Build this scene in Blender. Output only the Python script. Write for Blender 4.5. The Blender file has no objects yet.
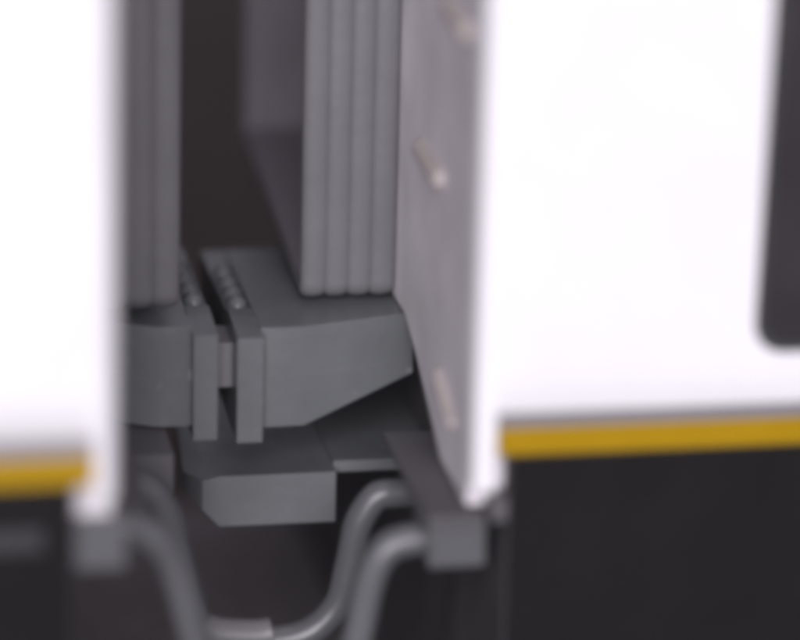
import bpy, bmesh, math
from mathutils import Vector, Matrix

# ------------------------------------------------------------------ scene, camera, light
# The subject is a small model train: all sizes below are written in millimetres, 1 Blender unit = 1 cm.
S = 0.1
scene = bpy.context.scene
scene.unit_settings.system = 'METRIC'
scene.unit_settings.scale_length = 0.01
col = scene.collection

F_PX = 3200.0                       # focal length in pixels of an 800 px wide frame
YAW, PITCH, ROLL = map(math.radians, (11.0, 18.0, 1.5))
fwd = Vector((math.sin(YAW) * math.cos(PITCH), math.cos(YAW) * math.cos(PITCH), -math.sin(PITCH)))
rgt = Vector((math.cos(YAW), -math.sin(YAW), 0.0))
upv = rgt.cross(fwd)
r2 = rgt * math.cos(ROLL) + upv * math.sin(ROLL)
u2 = -rgt * math.sin(ROLL) + upv * math.cos(ROLL)
cam_pos = Vector((-5.418, -39.836, 14.648)) * S
cd = bpy.data.cameras.new('camera')
cam = bpy.data.objects.new('camera', cd)
col.objects.link(cam)
cam.matrix_world = Matrix(((r2.x, u2.x, -fwd.x, cam_pos.x), (r2.y, u2.y, -fwd.y, cam_pos.y),
                           (r2.z, u2.z, -fwd.z, cam_pos.z), (0, 0, 0, 1)))
cd.sensor_fit = 'HORIZONTAL'
cd.sensor_width = 36.0
cd.lens = 36.0 * F_PX / 800.0
cd.clip_start, cd.clip_end = 0.05, 400.0
cd.dof.use_dof = True
cd.dof.focus_distance = 42.9 * S
cd.dof.aperture_fstop = cd.lens * 1e-3 / 0.25        # a 2.5 mm wide aperture
cd.dof.aperture_blades = 0
scene.camera = cam

world = bpy.data.worlds.new('World')
scene.world = world
world.use_nodes = True
bg = world.node_tree.nodes['Background']
bg.inputs['Color'].default_value = (0.62, 0.60, 0.70, 1)
bg.inputs['Strength'].default_value = 0.50

def area(name, loc, target, size, power, color):
    l = bpy.data.lights.new(name, 'AREA')
    l.shape = 'DISK'
    l.size = size * S
    l.energy = power
    l.color = color
    o = bpy.data.objects.new(name, l)
    col.objects.link(o)
    o.location = Vector(loc) * S
    o.rotation_euler = (Vector(target) * S - o.location).to_track_quat('-Z', 'Y').to_euler()
    return o

area('desk_lamp', (-46, -206, 75), (0, 0, 2), 180, 6800.0, (0.985, 0.955, 1.0))
area('ceiling_lamp', (40, 20, 260), (0, 2, 0), 120, 800.0, (1.0, 0.86, 0.80))

vs = scene.view_settings
vs.view_transform = 'Standard'
vs.look = 'None'
vs.exposure = 0.0
vs.gamma = 1.0
vs.use_curve_mapping = False
scene.render.engine = 'CYCLES'
scene.cycles.use_denoising = True
scene.cycles.max_bounces = 8
scene.cycles.filter_width = 6.5     # the soft pixels of a small macro camera

# ------------------------------------------------------------------ materials
def mat(name, rgb, rough=0.5, vary=0.06, scale=9.0, bump=0.0, bscale=60.0, spec=0.5, spots=None):
    m = bpy.data.materials.new(name)
    m.use_nodes = True
    nt = m.node_tree
    b = nt.nodes['Principled BSDF']
    b.inputs['Roughness'].default_value = rough
    b.inputs['Specular IOR Level'].default_value = spec
    tc = nt.nodes.new('ShaderNodeTexCoord')
    n = nt.nodes.new('ShaderNodeTexNoise')
    n.inputs['Scale'].default_value = scale
    n.inputs['Detail'].default_value = 5
    nt.links.new(tc.outputs['Object'], n.inputs['Vector'])
    r = nt.nodes.new('ShaderNodeValToRGB')
    r.color_ramp.elements[0].position = 0.3
    r.color_ramp.elements[1].position = 0.7
    r.color_ramp.elements[0].color = tuple(c * (1 - vary) for c in rgb) + (1,)
    r.color_ramp.elements[1].color = tuple(min(1, c * (1 + vary)) for c in rgb) + (1,)
    nt.links.new(n.outputs['Fac'], r.inputs['Fac'])
    out = r.outputs['Color']
    if spots:                                       # sparse pale dust
        n2 = nt.nodes.new('ShaderNodeTexNoise')
        n2.inputs['Scale'].default_value = spots[0]
        n2.inputs['Detail'].default_value = 2
        nt.links.new(tc.outputs['Object'], n2.inputs['Vector'])
        r2_ = nt.nodes.new('ShaderNodeValToRGB')
        r2_.color_ramp.elements[0].position = spots[1]
        r2_.color_ramp.elements[1].position = spots[1] + 0.06
        nt.links.new(n2.outputs['Fac'], r2_.inputs['Fac'])
        mul = nt.nodes.new('ShaderNodeMath')
        mul.operation = 'MULTIPLY'
        mul.inputs[1].default_value = spots[2]
        nt.links.new(r2_.outputs['Color'], mul.inputs[0])
        mx = nt.nodes.new('ShaderNodeMixRGB')
        mx.inputs['Color2'].default_value = (0.5, 0.47, 0.46, 1)
        nt.links.new(mul.outputs[0], mx.inputs['Fac'])
        nt.links.new(out, mx.inputs['Color1'])
        out = mx.outputs['Color']
    nt.links.new(out, b.inputs['Base Color'])
    rr = nt.nodes.new('ShaderNodeMapRange')
    rr.inputs['To Min'].default_value = max(0.05, rough - 0.08)
    rr.inputs['To Max'].default_value = min(1.0, rough + 0.08)
    nt.links.new(n.outputs['Fac'], rr.inputs['Value'])
    nt.links.new(rr.outputs['Result'], b.inputs['Roughness'])
    if bump:
        n3 = nt.nodes.new('ShaderNodeTexNoise')
        n3.inputs['Scale'].default_value = bscale
        n3.inputs['Detail'].default_value = 4
        nt.links.new(tc.outputs['Object'], n3.inputs['Vector'])
        bp = nt.nodes.new('ShaderNodeBump')
        bp.inputs['Strength'].default_value = bump
        bp.inputs['Distance'].default_value = 0.004
        nt.links.new(n3.outputs['Fac'], bp.inputs['Height'])
        nt.links.new(bp.outputs['Normal'], b.inputs['Normal'])
    return m

M = dict(
    white=mat('white_paint', (0.82, 0.80, 0.83), 0.35, 0.02),
    yellow=mat('yellow_paint', (0.38, 0.225, 0.004), 0.4, 0.04),
    stripe=mat('shadow_stripe_paint', (0.27, 0.255, 0.275), 0.45, 0.04),  # shadow line above the yellow, painted as a grey band
    endgrey=mat('end_wall_grey_plastic', (0.70, 0.655, 0.695), 0.5, 0.14, scale=6.0, bump=0.15),
    lug=mat('pale_warm_grey_plastic', (0.42, 0.38, 0.365), 0.8, 0.05),
    bellows=mat('bellows_grey_plastic', (0.148, 0.144, 0.155), 0.5, 0.05, bump=0.2),
    liner=mat('gangway_grey_plastic', (0.195, 0.178, 0.205), 0.6, 0.08, scale=14, bump=0.25, spots=(30, 0.68, 0.25)),
    coupler=mat('coupler_grey_plastic', (0.133, 0.139, 0.147), 0.32, 0.06, scale=12, bump=0.25, bscale=45, spots=(35, 0.7, 0.2)),
    sill=mat('sill_dark_grey_plastic', (0.095, 0.090, 0.098), 0.5, 0.08, bump=0.2),
    cable=mat('cable_grey_plastic', (0.108, 0.109, 0.117), 0.30, 0.06, bump=0.15),
    black=mat('underframe_black_plastic', (0.0118, 0.0108, 0.0118), 0.85, 0.15, bump=0.3, spec=0.15),
    glass=mat('window_dark_glass', (0.03, 0.026, 0.03), 0.35, 0.1),
    frame=mat('window_frame_dark_grey', (0.03, 0.03, 0.034), 0.5, 0.1),
    roof=mat('roof_grey_plastic', (0.22, 0.22, 0.23), 0.6, 0.06, bump=0.2),
    sleeve=mat('pale_grey_sleeve', (0.165, 0.16, 0.168), 0.4, 0.1),
    shade=mat('shade_lift_charcoal', (0.055, 0.052, 0.056), 0.7, 0.1),  # paler than the underframe, to brighten its shadowed end by colour
    rail=mat('dark_rail_plastic', (0.03, 0.029, 0.032), 0.6, 0.1),
    gap_fill=mat('gap_fill_dark_grey', (0.17, 0.155, 0.16), 0.9, 0.3, scale=25, bump=0.8, bscale=40, spec=0.2),  # paler than the table, brightens the dark space below the couplers
    table=mat('table_dark_cloth', (0.050, 0.040, 0.036), 0.9, 0.2, scale=3, bump=0.4, bscale=30, spec=0.2),
)

# ------------------------------------------------------------------ mesh helpers
def tag(o, label=None, cat=None, group=None, kind=None):
    for k, v in (('label', label), ('category', cat), ('group', group), ('kind', kind)):
        if v:
            o[k] = v
    return o

def finish(name, bm, m, parent=None, smooth=False, bevel=0.0, segs=3, ang=30, auto=False):
    """link a bmesh (millimetres, world position) as one mesh object under its parent"""
    if bevel:
        es = [e for e in bm.edges if len(e.link_faces) == 2 and e.calc_face_angle(0) > math.radians(ang)]
        bmesh.ops.bevel(bm, geom=es, offset=bevel, segments=segs, affect='EDGES', profile=0.5, clamp_overlap=True)
    bmesh.ops.recalc_face_normals(bm, faces=bm.faces)
    off = Vector((0, 0, 0))
    p = parent
    while p is not None:
        off += p.location
        p = p.parent
    for v in bm.verts:
        v.co = v.co * S - off
    me = bpy.data.meshes.new(name)
    bm.to_mesh(me)
    bm.free()
    me.materials.append(m)
    if smooth or bevel or auto:
        for f in me.polygons:
            f.use_smooth = True
        if not smooth:
            me.set_sharp_from_angle(angle=math.radians(40))
    o = bpy.data.objects.new(name, me)
    col.objects.link(o)
    o.parent = parent
    return o

def add_box(bm, x0, x1, y0, y1, z0, z1):
    vs_ = [bm.verts.new((x, y, z)) for x in (x0, x1) for y in (y0, y1) for z in (z0, z1)]
    for f in ((0, 1, 3, 2), (4, 6, 7, 5), (0, 4, 5, 1), (2, 3, 7, 6), (0, 2, 6, 4), (1, 5, 7, 3)):
        bm.faces.new([vs_[i] for i in f])

def box(x0, x1, y0, y1, z0, z1):
    bm = bmesh.new()
    add_box(bm, min(x0, x1), max(x0, x1), min(y0, y1), max(y0, y1), min(z0, z1), max(z0, z1))
    return bm

def prism(pts, a, b, fn):
    """polygon pts extruded from a to b; fn(p, q, depth) gives the position"""
    bm = bmesh.new()
    A = [bm.verts.new(fn(p[0], p[1], a)) for p in pts]
    B = [bm.verts.new(fn(p[0], p[1], b)) for p in pts]
    n = len(pts)
    bm.faces.new(A)
    bm.faces.new(list(reversed(B)))
    for i in range(n):
        bm.faces.new((A[i], A[(i + 1) % n], B[(i + 1) % n], B[i]))
    return bm

def rrect(a0, a1, b0, b1, r, seg=6):
    out = []
    for cx, cy, t0 in ((a1 - r, b1 - r, 0), (a0 + r, b1 - r, 90), (a0 + r, b0 + r, 180), (a1 - r, b0 + r, 270)):
        for k in range(seg + 1):
            t = math.radians(t0 + 90.0 * k / seg)
            out.append((cx + r * math.cos(t), cy + r * math.sin(t)))
    return out

def holed(outer, holes, a, b, fn):
    """flat panel with holes, thickness from a to b"""
    bm = bmesh.new()
    loops = []
    for pts in [outer] + holes:
        vv = [bm.verts.new(fn(p[0], p[1], a)) for p in pts]
        loops.append(vv)
        for i in range(len(vv)):
            bm.edges.new((vv[i], vv[(i + 1) % len(vv)]))
    bmesh.ops.triangle_fill(bm, use_beauty=True, use_dissolve=False, edges=bm.edges[:])
    front = bm.faces[:]
    ext = bmesh.ops.extrude_face_region(bm, geom=front, use_keep_orig=True)
    d = Vector(fn(0, 0, b)) - Vector(fn(0, 0, a))
    bmesh.ops.translate(bm, verts=[g for g in ext['geom'] if isinstance(g, bmesh.types.BMVert)], vec=d)
    return bm

def catmull(pts, n=10):
    P = [Vector(p) for p in pts]
    P = [P[0] * 2 - P[1]] + P + [P[-1] * 2 - P[-2]]
    out = []
    for i in range(1, len(P) - 2):
        for k in range(n):
            t = k / n
            a, b, c, d = P[i - 1], P[i], P[i + 1], P[i + 2]
            out.append(0.5 * (2 * b + (c - a) * t + (2 * a - 5 * b + 4 * c - d) * t * t + (3 * b - a - 3 * c + d) * t ** 3))
    out.append(P[-2])
    return out

def tube(pts, r, seg=20, n=10):
    path = catmull(pts, n)
    bm = bmesh.new()
    rings = []
    nrm = Vector((0, 1, 0))
    for i, p in enumerate(path):
        t = (path[min(i + 1, len(path) - 1)] - path[max(i - 1, 0)]).normalized()
        nrm = (nrm - t * nrm.dot(t)).normalized()
        bn = t.cross(nrm)
        rings.append([bm.verts.new(p + nrm * (r * math.cos(2 * math.pi * k / seg)) + bn * (r * math.sin(2 * math.pi * k / seg)))
                      for k in range(seg)])
    for a, b in zip(rings, rings[1:]):
        for k in range(seg):
            bm.faces.new((a[k], a[(k + 1) % seg], b[(k + 1) % seg], b[k]))
    bm.faces.new(rings[0])
    bm.faces.new(list(reversed(rings[-1])))
    return bm

def blob(c, rx, ry, rz, rot=None, seg=14):
    bm = bmesh.new()
    bmesh.ops.create_uvsphere(bm, u_segments=seg, v_segments=8, radius=1.0)
    for v in bm.verts:
        q = Vector((v.co.x * rx, v.co.y * ry, v.co.z * rz))
        if rot:
            q.rotate(rot)
        v.co = q + Vector(c)
    return bm

def empty(name, loc):
    o = bpy.data.objects.new(name, None)
    o.empty_display_size = 0.1
    col.objects.link(o)
    o.location = Vector(loc) * S
    return o

# ------------------------------------------------------------------ the setting
TABLE_Z = -6.3
bm = bmesh.new()
bmesh.ops.create_grid(bm, x_segments=2, y_segments=2, size=400)
for v in bm.verts:
    v.co.z = TABLE_Z
tag(finish('table_top', bm, M['table']), kind='structure')

bm = prism([(-4.6, TABLE_Z), (13.3, TABLE_Z), (12.6, TABLE_Z + 0.3), (-3.9, TABLE_Z + 0.3)], -60, 60, lambda p, q, d: (d, p, q))
tag(finish('gap_fill_slab', bm, M['gap_fill'], bevel=0.05, segs=2), kind='structure')  # added slab, only there to lift the darkness under the gap

# ------------------------------------------------------------------ the two cars
RAILS = (((-0.67, 4.0), (-1.95, 3.95), 0.14), ((-2.2, 6.2), (-3.35, 6.15), 0.15), ((-2.2, 1.42), (-3.1, 1.15), 0.11))
CENTRE = 4.35                       # y of the cars' centre line

def make_car(side, xe, dy, dz, label):
    """side +1: the car lies to the right of its end wall at x = xe; -1: to the left"""
    car = empty('train_car', (xe + side * 20, CENTRE + dy, TABLE_Z + 0.3))
    tag(car, label, 'train car', 'model train cars coupled together')

    def W(u, v, w):                 # car frame (u into the car, v across, w up) to the world
        return (xe + side * u, v + dy, w + dz)

    def cbox(u0, u1, v0, v1, w0, w1):
        return box(xe + side * u0, xe + side * u1, v0 + dy, v1 + dy, w0 + dz, w1 + dz)

    LEN = 42.0
    # near side: white wall with window openings, yellow stripe and a painted shadow line
    wins = [(3.42, 8.6), (11.0, 19.0), (21.5, 29.5), (32.0, 40.0)]
    for near in (True, False):
        ya, yb = (-4.5, -4.0) if near else (2 * CENTRE + 4.5, 2 * CENTRE + 4.0)
        outer = [(0.27, 2.28), (LEN, 2.28), (LEN, 14.0), (0.27, 14.0)]
        holes = [rrect(a, b, 2.36, 9.5, 0.4) for a, b in wins]
        wall = finish('side_wall', holed(outer, holes, ya, yb, lambda p, q, d: W(p, d, q)), M['white'], car)
        for a, b in wins:
            fr = holed(rrect(a - 0.002, b + 0.002, 2.358, 9.502, 0.4), [rrect(a + 0.16, b - 0.16, 2.5, 9.34, 0.3)],
                       ya + (0.06 if near else -0.06), yb, lambda p, q, d: W(p, d, q))
            w_ = finish('window', fr, M['frame'], car)
            yy = ya + (0.2 if near else -0.2)
            finish('pane', cbox(a + 0.15, b - 0.15, yy, yy + (0.08 if near else -0.08), 2.49, 9.35), M['glass'], w_)
        # the side turns in towards the sill: white strip, shadow line painted in grey, yellow stripe
        sg = 1 if near else -1
        for nm, mm, wa, wb, ia, ib in (('lower_side_strip', 'white', 1.70, 2.279, 0.08 if side > 0 else 0.16, 0.0), ('shadow_stripe', 'stripe', 1.46, 1.699, 0.19, 0.10 if side > 0 else 0.17),
                                       ('yellow_stripe', 'yellow', 1.10, 1.459, 0.22, 0.18)):
            quad = [(yb, wa), (yb, wb)]
            for k in range(7):
                t = k / 6
                e = (1 - t) ** 2 if mm == 'white' else 1 - t
                quad.insert(1 + k, (ya + sg * (ib + (ia - ib) * e), wa + (wb - wa) * t))
            finish(nm, prism(quad, 0.271, LEN, lambda p, q, d: W(d, p, q)), M[mm], car, auto=True)

        post = cbox(0.0, 0.27, ya, yb, 0.72 if side > 0 else 0.96, 14.0)
        es = [e for e in post.edges if abs(e.verts[0].co.z - e.verts[1].co.z) > 5
              and abs(e.verts[0].co.x - xe) < 1e-4 and abs(e.verts[0].co.y - (ya + dy)) < 1e-4]
        bmesh.ops.bevel(post, geom=es, offset=0.18 if side > 0 else 0.25, segments=8, affect='EDGES', profile=0.5)
        finish('corner_post', post, M['white'], car, auto=True)
    # roof
    prof = []
    for k in range(17):
        t = math.pi * k / 16
        prof.append((CENTRE - 9.75 * math.cos(t), 14.0 + 3.2 * math.sin(t) ** 0.7))
    finish('roof', prism(prof, 0.0, LEN, lambda p, q, d: W(d, p, q)), M['roof'], car, smooth=False, bevel=0.05, segs=2)
    # end wall: cut away below the gangway, doorway open behind the bellows
    half = [(-3.98, 0.36), (-2.35, 0.36), (-0.5, 1.20), (0.25, 1.47)]
    outer = half + [(2 * CENTRE - a, b) for a, b in reversed(half)] + [(2 * CENTRE + 3.98, 13.98), (-3.98, 13.98)]
    ew = finish('end_wall', holed(outer, [rrect(1.5, 7.2, 2.2, 12.0, 0.3)], 0.04, 0.5, lambda p, q, d: W(d, p, q)), M['endgrey'], car)
    finish('end_door', cbox(0.3, 0.48, 1.502, 7.198, 2.202, 11.998), M['liner'], car)
    if side > 0:
        for (p, q, r) in RAILS:
            finish('grab_rail', tube([(xe + 0.06, p[0], p[1]), (xe + 0.03, p[0] - 0.08, p[1]), (xe + 0.03, q[0] + 0.08, q[1]), (xe + 0.06, q[0], q[1])], r, seg=12),
                   M['lug'], ew, smooth=True)
    finish('shade_lift_plate', cbox(0.50, 0.52, -4.26, 2 * CENTRE + 4.26, -5.6, 1.05), M['shade'], car)  # added sheet whose paler colour lifts the shadow on the underframe's end
    # underframe
    uf = finish('underframe', cbox(0.525, LEN, -4.3, 2 * CENTRE + 4.25, TABLE_Z - dz + 0.302, 1.099), M['black'], car, bevel=0.08, segs=2)
    # gangway bellows: folds squeezed a little on the far side
    Y0, Y1, Z0, Z1 = 0.9, 7.8, 1.45, 12.4
    RISE = 0.065                    # the floor of the passage climbs towards the far side
    def reach(v):
        t = (v - Y0) / (Y1 - Y0)
        return (1.24 if side > 0 else 1.32) + (1.13 - 1.24) * t
    n = 4
    liner = bmesh.new()
    # liner: floor, two walls and ceiling as a solid tube
    ins = 0.13
    oo = [(Y0 + ins, Z0 + ins), (Y1 - ins, Z0 + ins + RISE * (Y1 - Y0)), (Y1 - ins, Z1 - ins), (Y0 + ins, Z1 - ins)]
    th = 0.16
    ii = [(Y0 + ins + th, Z0 + ins + 0.06), (Y1 - ins - th, Z0 + ins + 0.06 + RISE * (Y1 - Y0)), (Y1 - ins - th, Z1 - ins - th), (Y0 + ins + th, Z1 - ins - th)]
    def ring_verts(pts, front):
        return [liner.verts.new(W(-reach(p[0]) + 0.05 if front else 0.04, p[0], p[1])) for p in pts]
    of, i_f, ob, ib = ring_verts(oo, True), ring_verts(ii, True), ring_verts(oo, False), ring_verts(ii, False)
    for k in range(4):
        j = (k + 1) % 4
        liner.faces.new((of[k], of[j], i_f[j], i_f[k]))
        liner.faces.new((ob[k], ob[j], ib[j], ib[k]))
        liner.faces.new((of[k], of[j], ob[j], ob[k]))
        liner.faces.new((i_f[k], i_f[j], ib[j], ib[k]))
    bel = finish('gangway_bellows', liner, M['liner'], car, bevel=0.02, segs=2)
    fp = bmesh.new()
    zz = lambda v: Z0 + 0.26 + RISE * (v - Y0)
    lo_ = [fp.verts.new(W(uu, v, zz(v) - 0.05)) for v in (Y0 + 0.2, Y1 - 0.2) for uu in (-reach(v) - 0.01, 0.0)]
    hi_ = [fp.verts.new(W(uu, v, zz(v) + 0.03)) for v in (Y0 + 0.2, Y1 - 0.2) for uu in (-reach(v) - 0.01, 0.0)]
    for q in ((0, 1, 3, 2),):
        fp.faces.new([lo_[k] for k in q])
        fp.faces.new([hi_[k] for k in reversed(q)])
    for k, j in ((0, 1), (1, 3), (3, 2), (2, 0)):
        fp.faces.new((lo_[k], lo_[j], hi_[j], hi_[k]))
    finish('floor_plate', fp, M['liner'], bel, bevel=0.015, segs=2)
    path = rrect(Y0 + 0.13, Y1 - 0.13, Z0 + 0.13, Z1 - 0.13, 0.12, seg=4)
    path = [(a, b + (RISE * (a - Y0) if b < 6 else 0)) for a, b in path]
    prof = []
    for k in range(16):
        t = 2 * math.pi * k / 16
        c_, s_ = math.cos(t), math.sin(t)
        prof.append((math.copysign(abs(c_) ** 0.8, c_), math.copysign(abs(s_) ** 0.8, s_)))
    for i in range(n):
        bm = bmesh.new()
        rings = []
        N = len(path)
        for k, (a, b) in enumerate(path):
            pa, pb = path[(k - 1) % N], path[(k + 1) % N]
            tv = Vector((pb[0] - pa[0], pb[1] - pa[1]))
            nv = Vector((tv.y, -tv.x)).normalized()          # outward
            L = reach(a)
            hw = L / n * 0.5 * 1.22
            uc = -L * (i + 0.5) / n
            rad = 0.125
            rings.append([bm.verts.new(W(uc + hw * p, a + nv.x * rad * q, b + nv.y * rad * q)) for p, q in prof])
        for k in range(N):
            A, B = rings[k], rings[(k + 1) % N]
            for j in range(16):
                bm.faces.new((A[j], A[(j + 1) % 16], B[(j + 1) % 16], B[j]))
        finish('fold', bm, M['bellows'], bel, smooth=True)
    return car, W, cbox

carR, WR, boxR = make_car(+1, 2.40, 0.0, 0.0, 'white car on the right with dark window, its grey end wall in view')
carL, WL, boxL = make_car(-1, -1.99, -1.1, 0.27, 'white car on the left, strongly blurred, its corner nearest the camera')

# ------------------------------------------------------------------ couplers between the cars
def coupler(side, car, gap_x, x_face, x_end, zo, taper_x, rise):
    """box arm with an upright face plate; side +1 belongs to the right car"""
    z0, z1 = 0.03 + zo, 1.42 + zo
    xs = [(x_face, 0.0, z0), (x_face + side * 0.10, -0.02, z0), (taper_x, 0.0, z0), (x_end, 0.46, rise + zo)]
    bm = bmesh.new()
    cols = []
    for x, y, zb in xs:
        zm = 0.74 + zo                               # faint moulding step along the face
        f_ = [bm.verts.new((x, y - 0.014, zb)), bm.verts.new((x, y - 0.014, max(zm, zb + 0.05))),
              bm.verts.new((x, y, max(zm, zb + 0.05) + 0.012)), bm.verts.new((x, y, z1))]
        b_ = [bm.verts.new((x, 3.6, z1)), bm.verts.new((x, 3.6, zb))]
        cols.append(f_ + b_)
    for A, B in zip(cols, cols[1:]):
        for k in range(6):
            j = (k + 1) % 6
            bm.faces.new((A[k], A[j], B[j], B[k]))
    bm.faces.new(cols[0])
    bm.faces.new(list(reversed(cols[-1])))
    arm = finish('coupler_arm', bm, M['coupler'], car, bevel=0.04, segs=3, ang=35)
    # face plate with a stepped top
    prof = [(-0.25, -0.10 + zo), (-0.25, 1.36 + zo), (0.72, 1.46 + zo), (0.92, 1.38 + zo), (3.7, 1.38 + zo), (3.7, 0.1 + zo)]
    xa, xb = sorted((gap_x, x_face))
    pl = finish('face_plate', prism(prof, xa, xb + 0.0, lambda p, q, d: (d, p, q)), M['coupler'], arm, bevel=0.055, segs=3)
    xm = 0.5 * (xa + xb)
    for y in (1.12, 1.55, 2.02, 2.55):
        finish('stud', blob((xm, y, 1.38 + zo), 0.145, 0.20, 0.15), M['coupler'], arm, smooth=True)
    return arm

armR = coupler(+1, carR, 0.11, 0.455, 2.60, 0.0, 1.05, 0.56)
armL = coupler(-1, carL, -0.15, -0.470, -1.90, 0.06, -0.95, 0.05)
finish('coupling_pin', box(-0.16, 0.12, 0.25, 1.0, 0.52, 1.14), M['bellows'], armR, bevel=0.04)

# draw block under the couplers, with a pointed left end, and the plate that carries it
pts = [(-0.08, 0.0), (1.50, 0.0), (1.50, 3.4), (-0.30, 3.4), (-0.52, 0.46), (-0.30, 0.07)]
bm = bmesh.new()
lo, hi = [], []
for (x, y) in pts:
    tip = x < -0.2
    lo.append(bm.verts.new((x, y, -1.16 if x == -0.30 and y < 1 else -0.98 if tip else -1.38)))
    hi.append(bm.verts.new((x, y, -0.74 if tip else -0.66)))
bm.faces.new(hi)
bm.faces.new(list(reversed(lo)))
for i in range(6):
    j = (i + 1) % 6
    bm.faces.new((lo[i], lo[j], hi[j], hi[i]))
blk = finish('draw_block', bm, M['coupler'], carR, bevel=0.05, segs=3)
finish('carrier_plate', box(1.505, 2.9, 0.25, 3.3, -0.76, -0.6), M['coupler'], carR, bevel=0.03, segs=2)
finish('draft_box', box(-1.9, -0.82, -1.0, 0.4, -0.95, 0.06), M['sill'], carL, bevel=0.05, segs=2)

# end sills and cable brackets at the near corners
finish('end_sill', box(1.92, 2.62, -4.2, -1.15, 0.20, 0.30), M['sill'], carR, bevel=0.04, segs=2)
finish('end_sill', box(-1.46, -1.87, -4.2, -0.9, 0.26, 0.48), M['sill'], carL, bevel=0.04, segs=2)
finish('cable_bracket', box(1.98, 2.68, -4.05, -3.1, -0.42, 0.197), M['cable'], carR, bevel=0.07, segs=3)
finish('cable_bracket', box(-2.62, -1.88, -5.2, -3.3, 0.25, 0.88), M['cable'], carL, bevel=0.07, segs=3)
finish('corner_lug', box(2.66, 2.86, -4.42, -4.0, 0.3, 0.6), M['sill'], carR, bevel=0.04, segs=2)
finish('equipment_rail', box(-2.85, -14, -5.5, -5.2, 0.62, 0.9), M['rail'], carL, bevel=0.05, segs=2)

# ------------------------------------------------------------------ jumper cables hanging in a U between the cars
c1 = finish('jumper_cable', tube([(2.05, -3.5, -0.26), (1.82, -3.5, -0.27), (1.55, -3.5, -0.38), (1.36, -3.5, -0.75), (1.22, -3.5, -1.5),
                                  (1.05, -3.5, -2.4), (0.72, -3.55, -3.0), (0.2, -3.65, -3.1), (-0.3, -3.75, -2.85), (-0.64, -3.85, -2.25),
                                  (-0.90, -3.95, -1.28), (-1.08, -4.05, -0.55), (-1.24, -4.15, -0.08), (-1.45, -4.25, 0.22), (-1.7, -4.3, 0.37), (-1.95, -4.3, 0.40)], 0.205),
            M['cable'], smooth=True)
tag(c1, 'grey U-shaped jumper cable nearest the camera, dipping below the frame', 'cable', 'jumper cables between the cars')
c2 = finish('jumper_cable', tube([(2.3, -1.5, -0.42), (2.05, -1.5, -0.42), (1.78, -1.5, -0.47), (1.56, -1.5, -0.82), (1.44, -1.5, -1.4), (1.30, -1.5, -1.95),
                                  (0.95, -1.5, -2.32), (0.5, -1.5, -2.42), (0.0, -1.5, -2.36), (-0.45, -1.5, -2.22), (-0.68, -1.5, -1.75),
                                  (-0.80, -1.5, -1.2), (-0.98, -1.5, -0.55), (-1.25, -1.5, -0.2), (-1.75, -1.5, -0.1)], 0.195),
            M['cable'], smooth=True)
tag(c2, 'grey U-shaped jumper cable behind the nearer one, its bottom bend in view', 'cable', 'jumper cables between the cars')
finish('cable_sleeve', tube([(-0.55, -1.5, -2.14), (-0.30, -1.5, -2.27), (0.05, -1.5, -2.32), (0.28, -1.5, -2.33), (0.42, -1.5, -2.31)], 0.212), M['sleeve'], c2, auto=True)
